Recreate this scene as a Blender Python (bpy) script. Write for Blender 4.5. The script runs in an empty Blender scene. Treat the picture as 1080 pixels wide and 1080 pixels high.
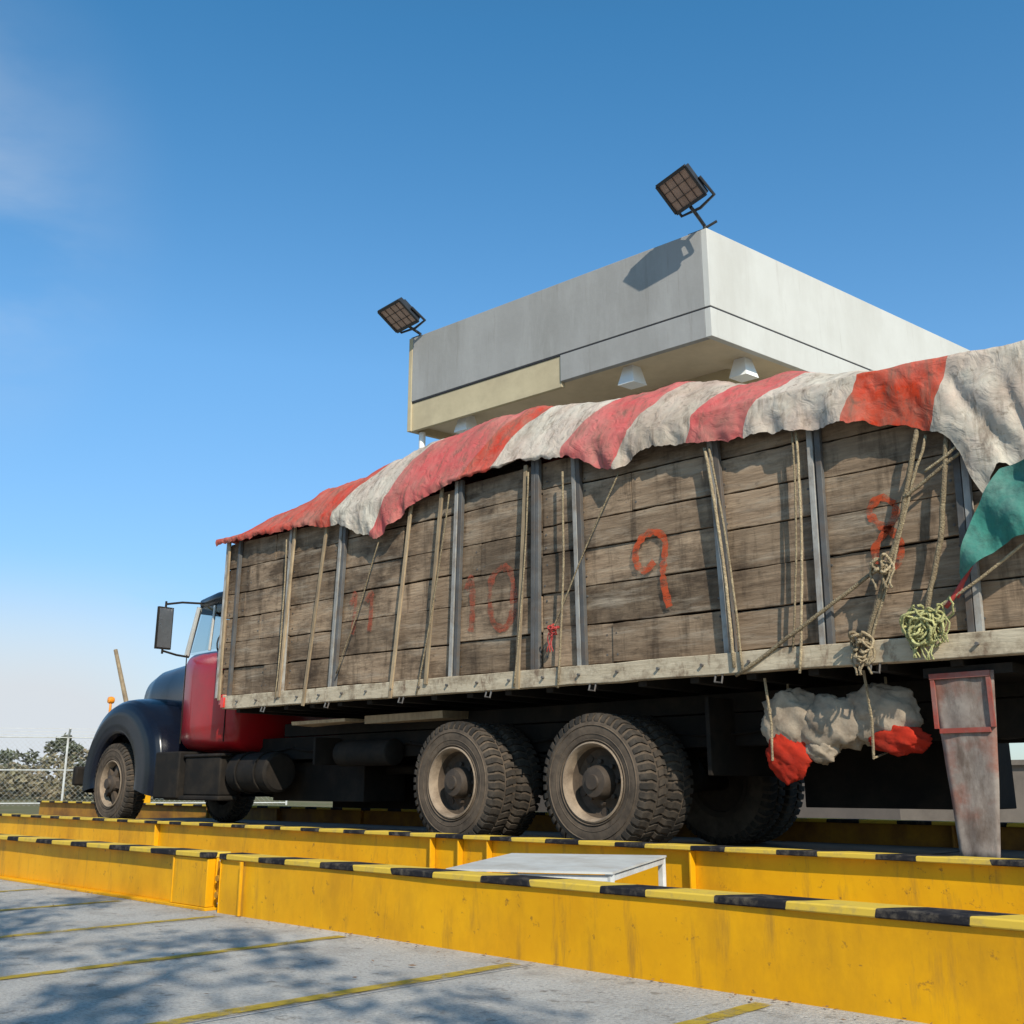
import bpy, bmesh, math, random
from mathutils import Vector, Matrix, noise
random.seed(7)
R=random.Random(11)
scene=bpy.context.scene
F_PX=1100.;TH=math.atan(289/1100);AL=math.atan(1170/(F_PX/math.cos(TH)));CAMH=.773

# ---------------------------------------------------------------- helpers
def lerp(pts,x):
    if x<=pts[0][0]: return pts[0][1]
    for (a,b),(c,d) in zip(pts,pts[1:]):
        if x<=c:
            t=(x-a)/(c-a); return b+(d-b)*t
    return pts[-1][1]
def nz(x,y=0.,z=0.): return noise.noise(Vector((x,y,z)))

class MB:
    def __init__(s): s.bm=bmesh.new(); s.rl=s.bm.verts.layers.float.new("rnd"); s.sl=s.bm.verts.layers.float.new("s")
    def add(s,vs,fs,m=0,rnd=None,svals=None):
        if rnd is None: rnd=R.random()
        bv=[]
        for i,v in enumerate(vs):
            q=s.bm.verts.new(v); q[s.rl]=rnd
            if svals: q[s.sl]=svals[i]
            bv.append(q)
        for f in fs:
            try:
                fc=s.bm.faces.new([bv[i] for i in f]); fc.material_index=m; fc.smooth=True
            except ValueError: pass
        return bv
    def box(s,x0,x1,y0,y1,z0,z1,m=0,rot=None,rnd=None,jit=0.):
        vs=[Vector((x,y,z)) for x in (x0,x1) for y in (y0,y1) for z in (z0,z1)]
        if jit: vs=[v+Vector((R.uniform(-jit,jit),R.uniform(-jit,jit)*.5,R.uniform(-jit,jit))) for v in vs]
        if rot is not None:
            c=Vector(((x0+x1)/2,(y0+y1)/2,(z0+z1)/2)); vs=[rot@(v-c)+c for v in vs]
        s.add(vs,[(0,1,3,2),(4,6,7,5),(0,4,5,1),(2,3,7,6),(0,2,6,4),(1,5,7,3)],m,rnd)
    def bar(s,p0,p1,w,d,m=0,up=Vector((0,1,0)),rnd=None):
        p0=Vector(p0);p1=Vector(p1);t=(p1-p0).normalized();a=t.cross(up).normalized();b=t.cross(a).normalized()
        vs=[p+a*(i*w/2)+b*(j*d/2) for p in (p0,p1) for i,j in ((-1,-1),(1,-1),(1,1),(-1,1))]
        s.add(vs,[(0,3,2,1),(4,5,6,7),(0,1,5,4),(1,2,6,5),(2,3,7,6),(3,0,4,7)],m,rnd)
    def tube(s,path,r,m=0,seg=8,rnd=None,caps=True):
        P=[Vector(p) for p in path];n=len(P);rr=r if isinstance(r,(list,tuple)) else [r]*n
        vs=[];prev=None
        for i,p in enumerate(P):
            t=(P[min(i+1,n-1)]-P[max(i-1,0)]).normalized()
            if prev is None:
                a=t.orthogonal().normalized()
            else:
                a=(prev-t*prev.dot(t)).normalized()
            prev=a;b=t.cross(a)
            for k in range(seg):
                g=2*math.pi*k/seg; vs.append(p+(a*math.cos(g)+b*math.sin(g))*rr[i])
        fs=[(i*seg+k,i*seg+(k+1)%seg,(i+1)*seg+(k+1)%seg,(i+1)*seg+k) for i in range(n-1) for k in range(seg)]
        if caps: fs+= [tuple(range(seg))[::-1],tuple((n-1)*seg+k for k in range(seg))]
        s.add(vs,fs,m,rnd)
    def lathe(s,prof,m=0,seg=48,c=(0,0,0),rnd=None):
        n=len(prof);vs=[];C=Vector(c)
        for r,y in prof:
            for k in range(seg):
                g=2*math.pi*k/seg; vs.append(C+Vector((r*math.cos(g),y,r*math.sin(g))))
        fs=[(i*seg+k,i*seg+(k+1)%seg,(i+1)*seg+(k+1)%seg,(i+1)*seg+k) for i in range(n-1) for k in range(seg)]
        s.add(vs,fs,m,rnd)
    def grid(s,fn,nu,nv,m=0,sfn=None,rnd=None):
        vs=[];sv=[]
        for i in range(nu+1):
            for j in range(nv+1):
                vs.append(Vector(fn(i/nu,j/nv)))
                if sfn: sv.append(sfn(i/nu,j/nv,vs[-1]))
        fs=[(i*(nv+1)+j,(i+1)*(nv+1)+j,(i+1)*(nv+1)+j+1,i*(nv+1)+j+1) for i in range(nu) for j in range(nv)]
        s.add(vs,fs,m,rnd,sv or None)
    def obj(s,name,mats,parent=None,bevel=0,sharp=35,recalc=True,loc=(0,0,0)):
        if recalc: bmesh.ops.recalc_face_normals(s.bm,faces=s.bm.faces)
        me=bpy.data.meshes.new(name); s.bm.to_mesh(me); s.bm.free()
        for m in mats: me.materials.append(m)
        me.set_sharp_from_angle(angle=math.radians(sharp))
        ob=bpy.data.objects.new(name,me); scene.collection.objects.link(ob); ob.location=loc
        if parent: ob.parent=parent
        if bevel:
            b=ob.modifiers.new("Bevel",'BEVEL'); b.width=bevel; b.segments=2; b.limit_method='ANGLE'; b.angle_limit=math.radians(40)
        return ob
def empty(name,loc=(0,0,0)):
    e=bpy.data.objects.new(name,None); scene.collection.objects.link(e); e.location=loc; e.empty_display_size=.3; return e

# ---------------------------------------------------------------- materials
def mat(name,c1,c2=None,scale=3.,stretch=(1,1,1),rough=.7,metal=0.,bump=.0,bscale=None,dirt=None,dscale=1.2,damt=.5,rndamt=0.,coat=0.,dsharp=(.45,.7),detail=8,spec=.5,ddetail=8,dstretch=(1,1,1),layers=()):
    m=bpy.data.materials.new(name); m.use_nodes=True; nt=m.node_tree; N=nt.nodes; L=nt.links
    b=N["Principled BSDF"]
    tc=N.new("ShaderNodeTexCoord"); mp=N.new("ShaderNodeMapping"); mp.inputs['Scale'].default_value=stretch
    L.new(tc.outputs['Object'],mp.inputs['Vector'])
    n1=N.new("ShaderNodeTexNoise"); n1.inputs['Scale'].default_value=scale; n1.inputs['Detail'].default_value=detail; n1.inputs['Roughness'].default_value=.65
    L.new(mp.outputs[0],n1.inputs['Vector'])
    r=N.new("ShaderNodeMapRange"); r.inputs['From Min'].default_value=.3; r.inputs['From Max'].default_value=.7
    L.new(n1.outputs['Fac'],r.inputs['Value'])
    mx=N.new("ShaderNodeMix"); mx.data_type='RGBA'; mx.inputs[6].default_value=(*c1,1); mx.inputs[7].default_value=(*(c2 or c1),1)
    L.new(r.outputs[0],mx.inputs[0]); col=mx.outputs[2]
    if rndamt:
        at=N.new("ShaderNodeAttribute"); at.attribute_name="rnd"
        r2=N.new("ShaderNodeMapRange"); r2.inputs['To Min'].default_value=1-rndamt; r2.inputs['To Max'].default_value=1+rndamt
        L.new(at.outputs['Fac'],r2.inputs['Value'])
        vm=N.new("ShaderNodeVectorMath"); vm.operation='SCALE'; L.new(col,vm.inputs[0]); L.new(r2.outputs[0],vm.inputs['Scale']); col=vm.outputs[0]
    ls=([(dirt,dscale,damt,dsharp,dstretch)] if dirt else [])+list(layers)
    for i,(dc,ds,da,dsh,dst) in enumerate(ls):
        mp2=N.new("ShaderNodeMapping"); mp2.inputs['Scale'].default_value=dst; mp2.inputs['Location'].default_value=(3.3+i*7,1.7+i*3,5.1+i)
        L.new(tc.outputs['Object'],mp2.inputs['Vector'])
        n2=N.new("ShaderNodeTexNoise"); n2.inputs['Scale'].default_value=ds; n2.inputs['Detail'].default_value=ddetail; n2.inputs['Roughness'].default_value=.7
        L.new(mp2.outputs[0],n2.inputs['Vector'])
        r3=N.new("ShaderNodeMapRange"); r3.inputs['From Min'].default_value=dsh[0]; r3.inputs['From Max'].default_value=dsh[1]; r3.inputs['To Max'].default_value=da
        L.new(n2.outputs['Fac'],r3.inputs['Value'])
        m2=N.new("ShaderNodeMix"); m2.data_type='RGBA'; L.new(r3.outputs[0],m2.inputs[0]); L.new(col,m2.inputs[6]); m2.inputs[7].default_value=(*dc,1); col=m2.outputs[2]
    L.new(col,b.inputs['Base Color'])
    rr=N.new("ShaderNodeMapRange"); rr.inputs['To Min'].default_value=max(0,rough-.12); rr.inputs['To Max'].default_value=min(1,rough+.12)
    L.new(n1.outputs['Fac'],rr.inputs['Value']); L.new(rr.outputs[0],b.inputs['Roughness'])
    b.inputs['Metallic'].default_value=metal; b.inputs['Coat Weight'].default_value=coat; b.inputs['Specular IOR Level'].default_value=spec
    if bump:
        n3=N.new("ShaderNodeTexNoise"); n3.inputs['Scale'].default_value=bscale or scale*3; n3.inputs['Detail'].default_value=6
        L.new(mp.outputs[0],n3.inputs['Vector'])
        bp=N.new("ShaderNodeBump"); bp.inputs['Strength'].default_value=bump; bp.inputs['Distance'].default_value=.02
        L.new(n3.outputs['Fac'],bp.inputs['Height']); L.new(bp.outputs[0],b.inputs['Normal'])
    return m
M={}
M['wood']=mat("weathered_planks",(.35,.25,.165),(.17,.115,.075),scale=2.2,stretch=(.8,6,7),rough=.9,bump=.5,bscale=6,dirt=(.055,.038,.027),dscale=1.5,damt=.85,rndamt=.28,dsharp=(.48,.66),dstretch=(1,1,1.6),spec=.1,
   layers=[((.045,.031,.022),3.0,.75,(.52,.68),(2.2,1,.35)),((.40,.33,.25),2.2,.65,(.52,.70),(.5,1,4)),((.04,.028,.02),14,.65,(.58,.70),(.5,1,1.5)),((.05,.036,.027),1.0,.5,(.5,.62),(1,1,1))])
M['bed']=mat("bed_rail_paint",(.56,.47,.34),(.40,.32,.22),scale=5,stretch=(.6,3,3),rough=.85,bump=.3,dirt=(.14,.09,.055),dscale=4,damt=.75,dsharp=(.50,.66),layers=[((.16,.10,.065),9,.8,(.54,.66),(1,1,.5))],spec=.15)
M['post']=mat("galvanised_post",(.44,.42,.38),(.26,.25,.235),scale=6,stretch=(3,3,.6),rough=.7,metal=.0,dirt=(.15,.095,.055),dscale=5,damt=.75,rndamt=.25,spec=.3)
M['postd']=mat("dark_steel_post",(.13,.125,.12),(.07,.068,.066),scale=6,rough=.7,dirt=(.12,.075,.045),dscale=5,damt=.7,rndamt=.2,spec=.3)
M['slat']=mat("wood_slat",(.44,.33,.20),(.27,.19,.12),scale=4,stretch=(4,4,.8),rough=.85,rndamt=.25,dirt=(.1,.07,.05),dscale=4,damt=.6,spec=.2)
M['rope']=mat("rope_fibre",(.46,.37,.23),(.22,.16,.10),scale=40,rough=.9,bump=.8,bscale=90,rndamt=.3,spec=.1,dirt=(.14,.1,.07),dscale=6,damt=.6)
M['ropey']=mat("rope_yellow_green",(.52,.50,.22),(.32,.30,.14),scale=40,rough=.9,bump=.8,bscale=90,rndamt=.25,spec=.1)
M['redrib']=mat("red_ribbon",(.45,.05,.035),(.3,.03,.03),scale=10,rough=.6)
M['green']=mat("green_tarp",(.035,.16,.13),(.05,.22,.17),scale=5,rough=.8,bump=.5,bscale=20,dirt=(.2,.24,.21),dscale=3,damt=.5,spec=.15,layers=[((.03,.07,.06),7,.6,(.5,.65),(1,1,1))])
M['black']=mat("black_chassis",(.009,.008,.007),(.018,.014,.011),scale=6,rough=.8,dirt=(.05,.037,.025),dscale=3,damt=.45,spec=.2)
M['fender']=mat("dark_blue_black_paint",(.004,.006,.013),(.006,.008,.015),scale=2,rough=.22,coat=.0,dirt=(.03,.026,.022),dscale=2.5,damt=.15,dsharp=(.45,.8),spec=.28)
M['red']=mat("red_paint",(.40,.008,.012),(.30,.006,.010),scale=1.5,rough=.32,coat=.15,dirt=(.12,.05,.035),dscale=2.5,damt=.3,spec=.3,layers=[((.03,.02,.02),5,.5,(.58,.7),(1,1,.4))])
M['chrome']=mat("worn_chrome",(.6,.6,.6),(.4,.4,.4),scale=8,rough=.3,metal=.9)
M['whitep']=mat("white_paint_worn",(.68,.68,.66),(.5,.5,.48),scale=5,rough=.6,dirt=(.2,.15,.1),dscale=4,damt=.4)
M['tire']=mat("dusty_rubber",(.095,.072,.053),(.05,.04,.033),scale=5,rough=.95,bump=.25,dirt=(.20,.148,.105),dscale=3,damt=.65,dsharp=(.4,.75),spec=.1,layers=[((.03,.024,.02),7,.6,(.52,.68),(1,1,1))])
M['tread']=mat("tread_rubber",(.05,.042,.035),(.028,.025,.022),scale=8,rough=.95,dirt=(.15,.115,.085),dscale=5,damt=.6,spec=.1)
M['rim']=mat("dusty_rim",(.36,.27,.19),(.20,.15,.105),scale=7,rough=.8,dirt=(.08,.052,.035),dscale=6,damt=.75,bump=.15,spec=.2)
M['rimd']=mat("rim_inner",(.11,.08,.058),(.05,.038,.028),scale=7,rough=.8,spec=.15)
M['hub']=mat("greasy_hub",(.038,.029,.022),(.08,.058,.042),scale=9,rough=.7,spec=.3)
M['yel']=mat("yellow_beam_paint",(.78,.385,.004),(.66,.30,.004),scale=1.8,rough=.5,bump=.08,bscale=14,dirt=(.36,.165,.012),dscale=2.2,damt=.55,dsharp=(.48,.72),dstretch=(1,1,.5),spec=.2,layers=[((.14,.06,.025),16,.75,(.62,.70),(1,1,1)),((.20,.105,.03),5,.5,(.56,.7),(1.8,1,.25)),((.10,.05,.03),38,.7,(.66,.72),(1,1,1))])
M['yelr']=mat("yellow_beam_rusty_shaded",(.46,.22,.02),(.26,.115,.025),scale=2.2,rough=.7,bump=.1,dirt=(.12,.05,.022),dscale=2,damt=.75,dsharp=(.42,.65),spec=.2)  # rusty brown, with the truck's shadow on the far beam put in
M['deck']=mat("steel_deck",(.11,.085,.065),(.06,.048,.038),scale=3,rough=.85,dirt=(.17,.13,.09),dscale=1,damt=.5,spec=.2)
M['fasL']=mat("fascia_shade_tone",(.335,.325,.31),(.29,.28,.265),scale=.8,rough=.9,bump=.15,bscale=10,dirt=(.21,.20,.18),dscale=.9,damt=.5,dstretch=(1,1,.25),spec=.15,layers=[((.38,.37,.35),2.5,.5,(.5,.7),(1,1,.2)),((.20,.18,.16),3,.5,(.58,.72),(3,3,.15))])  # left face: shade of the grazing sun partly put into this darker grey
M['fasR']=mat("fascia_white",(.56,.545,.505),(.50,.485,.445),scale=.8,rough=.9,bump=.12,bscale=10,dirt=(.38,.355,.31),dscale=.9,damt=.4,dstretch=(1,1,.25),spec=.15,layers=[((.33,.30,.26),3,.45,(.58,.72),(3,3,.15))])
M['beige']=mat("beige_render",(.54,.45,.29),(.44,.36,.23),scale=1.2,rough=.9,bump=.2,dirt=(.30,.24,.16),dscale=1,damt=.5,spec=.15)
M['soff']=mat("soffit_render",(.66,.54,.38),(.56,.46,.32),scale=1.2,rough=.9,dirt=(.38,.30,.2),dscale=1,damt=.4,spec=.1)
M['white']=mat("white_plaster",(.8,.8,.78),(.74,.74,.72),scale=2,rough=.7)
M['shade_plinth']=mat("shade_plinth_tone",(.07,.055,.045),(.05,.04,.033),scale=2,rough=.9)  # dark tower base added so the view under the truck stays dark
M['groove']=mat("dark_joint",(.03,.03,.035),rough=.9)
M['lampb']=mat("floodlight_housing",(.02,.02,.022),(.035,.035,.035),scale=6,rough=.45)
M['lampg']=mat("floodlight_glass",(.46,.30,.22),(.26,.165,.12),scale=5,rough=.3,coat=.3)
M['galv']=mat("galvanised_sheet",(.60,.60,.57),(.48,.48,.46),scale=4,rough=.65,metal=.0,dirt=(.28,.22,.16),dscale=3,damt=.5,spec=.3)
M['flap']=mat("rusty_flap",(.34,.29,.25),(.20,.155,.13),scale=7,rough=.85,dirt=(.24,.065,.035),dscale=2.2,damt=.65,dsharp=(.48,.62),bump=.1,spec=.1,layers=[((.09,.06,.045),5,.75,(.46,.64),(1.5,1,.5))])
M['flapr']=mat("flap_red",(.34,.05,.03),(.22,.05,.035),scale=7,rough=.7,dirt=(.25,.2,.17),dscale=4,damt=.6)
M['clothw']=mat("dirty_white_cloth",(.42,.34,.25),(.25,.19,.14),scale=5,rough=.95,bump=.6,bscale=12,spec=.05,dirt=(.11,.08,.055),dscale=5,damt=.7)
M['clothr']=mat("red_cloth",(.48,.035,.015),(.34,.025,.015),scale=5,rough=.95,bump=.6,bscale=12,spec=.05,dirt=(.12,.03,.02),dscale=5,damt=.6)
M['amber']=mat("amber_lens",(.85,.28,.02),rough=.25,coat=.5)
M['redlens']=mat("red_lens",(.6,.03,.02),rough=.25,coat=.5)
M['bark']=mat("bark",(.14,.10,.07),(.08,.06,.045),scale=6,rough=.9,bump=.5)
M['leaf']=mat("leaves",(.06,.095,.03),(.10,.12,.04),scale=.8,rough=.7,rndamt=.5)
M['leafd']=mat("scrub_leaves",(.10,.095,.055),(.06,.075,.035),scale=.4,rough=.8,rndamt=.5)
M['scrub']=mat("dry_scrub",(.20,.15,.09),(.13,.12,.06),scale=.6,rough=.9,rndamt=.4)
M['skin']=mat("seat_vinyl",(.05,.04,.035),rough=.6)
M['wallg']=mat("block_wall_render",(.24,.20,.165),(.18,.15,.125),scale=2,rough=.9,dirt=(.10,.08,.065),dscale=2,damt=.6)

def worn_paint(name,c,lo,hi,amt):
    m=mat(name,c,tuple(v*.75 for v in c),scale=14,rough=.9,spec=.1); nt=m.node_tree; N=nt.nodes; L=nt.links
    out=N["Material Output"]; b=N["Principled BSDF"]; t=N.new("ShaderNodeBsdfTransparent"); mx=N.new("ShaderNodeMixShader"); tc=N.new("ShaderNodeTexCoord")
    mp=N.new("ShaderNodeMapping"); mp.inputs['Scale'].default_value=(1,1,3); L.new(tc.outputs['Object'],mp.inputs[0])
    n=N.new("ShaderNodeTexNoise"); n.inputs['Scale'].default_value=9; n.inputs['Detail'].default_value=10; n.inputs['Roughness'].default_value=.75; L.new(mp.outputs[0],n.inputs['Vector'])
    r=N.new("ShaderNodeMapRange"); r.inputs['From Min'].default_value=lo; r.inputs['From Max'].default_value=hi; r.inputs['To Max'].default_value=amt; L.new(n.outputs['Fac'],r.inputs['Value'])
    L.new(r.outputs[0],mx.inputs[0]); L.new(t.outputs[0],mx.inputs[1]); L.new(b.outputs[0],mx.inputs[2]); L.new(mx.outputs[0],out.inputs[0]); return m
M['paintr']=worn_paint("sprayed_red_numbers",(.55,.085,.03),.36,.55,.9)
M['paintf']=worn_paint("faded_red_numbers",(.42,.09,.05),.38,.60,.7)

def glass():
    m=bpy.data.materials.new("window_glass"); m.use_nodes=True; nt=m.node_tree; N=nt.nodes; L=nt.links
    out=N["Material Output"]; N.remove(N["Principled BSDF"])
    g=N.new("ShaderNodeBsdfGlossy"); g.inputs['Roughness'].default_value=.03; t=N.new("ShaderNodeBsdfTransparent"); t.inputs[0].default_value=(.75,.8,.8,1)
    fr=N.new("ShaderNodeFresnel"); fr.inputs[0].default_value=1.5; mx=N.new("ShaderNodeMixShader")
    L.new(fr.outputs[0],mx.inputs[0]); L.new(t.outputs[0],mx.inputs[1]); L.new(g.outputs[0],mx.inputs[2]); L.new(mx.outputs[0],out.inputs[0]); return m
M['glass']=glass()

def tarp_mat():
    m=bpy.data.materials.new("striped_tarp"); m.use_nodes=True; nt=m.node_tree; N=nt.nodes; L=nt.links; b=N["Principled BSDF"]
    at=N.new("ShaderNodeAttribute"); at.attribute_name="s"
    tc=N.new("ShaderNodeTexCoord")
    n=N.new("ShaderNodeTexNoise"); n.inputs['Scale'].default_value=1.6; n.inputs['Detail'].default_value=3; L.new(tc.outputs['Object'],n.inputs['Vector'])
    ma=N.new("ShaderNodeMath"); ma.operation='MULTIPLY_ADD'; L.new(n.outputs['Fac'],ma.inputs[0]); ma.inputs[1].default_value=.36; L.new(at.outputs['Fac'],ma.inputs[2])
    mr=N.new("ShaderNodeMapRange"); mr.inputs['From Min'].default_value=-12+.18; mr.inputs['From Max'].default_value=0+.18; L.new(ma.outputs[0],mr.inputs['Value'])
    cr=N.new("ShaderNodeValToRGB"); cr.color_ramp.interpolation='CONSTANT'; e=cr.color_ramp.elements
    red=(.50,.050,.030,1);pink=(.53,.10,.095,1);wh=(.56,.50,.41,1);wh2=(.46,.39,.31,1)
    st=[(-12,red),(-9.15,wh),(-8.35,pink),(-7.15,red),(-6.75,wh),(-5.85,pink),(-5.2,wh2),(-4.5,pink),(-3.9,wh),(-3.1,(.54,.048,.018,1)),(-2.4,wh),(-1.5,pink)]
    e[0].position=0; e[0].color=st[0][1]; e[1].position=(st[1][0]+12)/12; e[1].color=st[1][1]
    for x,cc in st[2:]:
        q=e.new((x+12)/12); q.color=cc
    L.new(mr.outputs[0],cr.inputs[0]); col=cr.outputs[0]
    def layer(col,sc,det,a,b_,amt,c,st=(1,1,1),loc=(0,0,0)):
        mp=N.new("ShaderNodeMapping"); mp.inputs['Scale'].default_value=st; mp.inputs['Location'].default_value=loc; L.new(tc.outputs['Object'],mp.inputs[0])
        n2=N.new("ShaderNodeTexNoise"); n2.inputs['Scale'].default_value=sc; n2.inputs['Detail'].default_value=det; n2.inputs['Roughness'].default_value=.7; L.new(mp.outputs[0],n2.inputs['Vector'])
        r=N.new("ShaderNodeMapRange"); r.inputs['From Min'].default_value=a; r.inputs['From Max'].default_value=b_; r.inputs['To Max'].default_value=amt; L.new(n2.outputs['Fac'],r.inputs['Value'])
        mx=N.new("ShaderNodeMix"); mx.data_type='RGBA'; L.new(r.outputs[0],mx.inputs[0]); L.new(col,mx.inputs[6]); mx.inputs[7].default_value=(*c,1); return mx.outputs[2]
    col=layer(col,1.4,6,.42,.7,.50,(.54,.30,.25))
    col=layer(col,3.2,9,.42,.70,.60,(.26,.19,.14))
    col=layer(col,5,9,.52,.68,.75,(.15,.11,.08),(2.5,1,.5),(4,2,1))
    col=layer(col,14,6,.57,.68,.6,(.13,.095,.07),(1,1,1),(7,2,1))
    L.new(col,b.inputs['Base Color']); b.inputs['Roughness'].default_value=.95; b.inputs['Specular IOR Level'].default_value=.05
    n3=N.new("ShaderNodeTexNoise"); n3.inputs['Scale'].default_value=7; n3.inputs['Detail'].default_value=7; n3.inputs['Distortion'].default_value=1.5; L.new(tc.outputs['Object'],n3.inputs['Vector'])
    bp=N.new("ShaderNodeBump"); bp.inputs['Strength'].default_value=.6; bp.inputs['Distance'].default_value=.03; L.new(n3.outputs['Fac'],bp.inputs['Height'])
    L.new(bp.outputs[0],b.inputs['Normal'])
    return m
M['tarp']=tarp_mat()

def stripe_mat():
    m=bpy.data.materials.new("hazard_stripe_paint"); m.use_nodes=True; nt=m.node_tree; N=nt.nodes; L=nt.links; b=N["Principled BSDF"]
    tc=N.new("ShaderNodeTexCoord"); sp=N.new("ShaderNodeSeparateXYZ"); L.new(tc.outputs['Object'],sp.inputs[0])
    a=N.new("ShaderNodeMath"); a.operation='MULTIPLY_ADD'; L.new(sp.outputs['Y'],a.inputs[0]); a.inputs[1].default_value=-.8; L.new(sp.outputs['X'],a.inputs[2])
    n0=N.new("ShaderNodeTexNoise"); n0.inputs['Scale'].default_value=2.3; L.new(tc.outputs['Object'],n0.inputs['Vector'])
    a2=N.new("ShaderNodeMath"); a2.operation='MULTIPLY_ADD'; L.new(n0.outputs['Fac'],a2.inputs[0]); a2.inputs[1].default_value=.3; L.new(a.outputs[0],a2.inputs[2])
    mo=N.new("ShaderNodeMath"); mo.operation='FLOORED_MODULO'; L.new(a2.outputs[0],mo.inputs[0]); mo.inputs[1].default_value=.66
    gt=N.new("ShaderNodeMath"); gt.operation='GREATER_THAN'; L.new(mo.outputs[0],gt.inputs[0]); gt.inputs[1].default_value=.29
    n=N.new("ShaderNodeTexNoise"); n.inputs['Scale'].default_value=12; n.inputs['Detail'].default_value=8; n.inputs['Roughness'].default_value=.75; L.new(tc.outputs['Object'],n.inputs['Vector'])
    r=N.new("ShaderNodeMapRange"); r.inputs['From Min'].default_value=.5; r.inputs['From Max'].default_value=.68; r.inputs['To Max'].default_value=.5; L.new(n.outputs['Fac'],r.inputs['Value'])
    mx=N.new("ShaderNodeMix"); mx.data_type='RGBA'; L.new(gt.outputs[0],mx.inputs[0]); mx.inputs[6].default_value=(.018,.017,.020,1); mx.inputs[7].default_value=(.66,.44,.06,1)
    m2=N.new("ShaderNodeMix"); m2.data_type='RGBA'; L.new(r.outputs[0],m2.inputs[0]); L.new(mx.outputs[2],m2.inputs[6]); m2.inputs[7].default_value=(.22,.18,.13,1)
    L.new(m2.outputs[2],b.inputs['Base Color']); b.inputs['Roughness'].default_value=.85; b.inputs['Specular IOR Level'].default_value=.12; return m
M['stripe']=stripe_mat()

def ground_mat():
    m=bpy.data.materials.new("yard_ground"); m.use_nodes=True; nt=m.node_tree; N=nt.nodes; L=nt.links; b=N["Principled BSDF"]
    tc=N.new("ShaderNodeTexCoord")
    def noi(s,d=8,r=.65,st=None):
        n=N.new("ShaderNodeTexNoise"); n.inputs['Scale'].default_value=s; n.inputs['Detail'].default_value=d; n.inputs['Roughness'].default_value=r
        L.new(tc.outputs['Object'],n.inputs['Vector']); return n.outputs['Fac']
    def mr(v,a,b_,c=0,d=1):
        q=N.new("ShaderNodeMapRange"); q.inputs['From Min'].default_value=a;q.inputs['From Max'].default_value=b_;q.inputs['To Min'].default_value=c;q.inputs['To Max'].default_value=d; L.new(v,q.inputs['Value']); return q.outputs[0]
    def mix(f,A,B):
        q=N.new("ShaderNodeMix"); q.data_type='RGBA'; L.new(f,q.inputs[0])
        for i,v in ((6,A),(7,B)):
            if isinstance(v,tuple): q.inputs[i].default_value=(*v,1)
            else: L.new(v,q.inputs[i])
        return q.outputs[2]
    c=mix(mr(noi(.9),.3,.7),(.42,.395,.36),(.53,.505,.46))
    c=mix(mr(noi(60,4),.45,.7,0,.6),c,(.20,.185,.165))
    c=mix(mr(noi(160,3),.58,.66,0,.6),c,(.10,.09,.08))
    c=mix(mr(noi(3.2),.50,.68,0,.6),c,(.25,.225,.195))
    c=mix(mr(noi(1.7),.56,.66,0,.35),c,(.58,.55,.49))
    c=mix(mr(noi(9),.58,.66,0,.6),c,(.15,.13,.105))
    ln=N.new("ShaderNodeVectorMath"); ln.operation='LENGTH'; L.new(tc.outputs['Object'],ln.inputs[0])
    field=mix(mr(noi(.3),.3,.7),(.20,.155,.09),(.11,.12,.05))
    c=mix(mr(ln.outputs['Value'],30,34),c,field)
    L.new(c,b.inputs['Base Color']); b.inputs['Roughness'].default_value=.95; b.inputs['Specular IOR Level'].default_value=.1
    bp=N.new("ShaderNodeBump"); bp.inputs['Strength'].default_value=.8; bp.inputs['Distance'].default_value=.015; L.new(noi(45,6),bp.inputs['Height']); L.new(bp.outputs[0],b.inputs['Normal'])
    return m

# ---------------------------------------------------------------- ground
g=MB(); g.add([(-1500,-1500,0),(1500,-1500,0),(1500,1500,0),(-1500,1500,0)],[(0,1,2,3)]); g.obj("ground",[ground_mat()],recalc=False)
M['line']=worn_paint("faded_yellow_line",(.46,.32,.045),.32,.52,.95)
M['joint']=mat("slab_joint",(.10,.09,.08),(.2,.18,.16),scale=9,rough=.95)
g=MB()
for i in range(-9,10):
    x=-3.5+1.27*i
    def fn(u,v,x=x): 
        y=-6+9.62*u; return (x+(v-.5)*(.08+.014*nz(y*8,x+v*9))+.010*nz(y*3,x),y,.004)
    g.grid(fn,90,1)
g.obj("road_marking",[M['line']],recalc=False)
g=MB()
for i in range(-5,6):
    x=-3.42+2.54*i; g.grid(lambda u,v,x=x:(x+(v-.5)*.010+.006*nz(u*30,x),-6+9.62*u,.0085),60,1)
g.obj("pavement_joints",[M['joint']],recalc=False)
g=MB()
for i in range(260):
    nb=R.random()<.8
    x=R.uniform(-9,-.5); y=R.uniform(.8,3.5) if not nb else 3.70-abs(R.gauss(0,.07)); a=R.uniform(0,6.28); s_=R.uniform(.006,.022)*(.7 if nb else 1)
    d=Vector((math.cos(a),math.sin(a),R.uniform(-.1,.3)))*s_; e=Vector((-math.sin(a),math.cos(a),R.uniform(0,.3)))*s_*.5
    p=Vector((x,y,.012)); g.add([p-d,p+e,p+d,p-e],[(0,1,2,3)])
g.obj("leaf_litter",[mat("dry_leaf",(.26,.13,.06),(.12,.08,.045),scale=9,rndamt=.4)],recalc=False)

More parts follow.
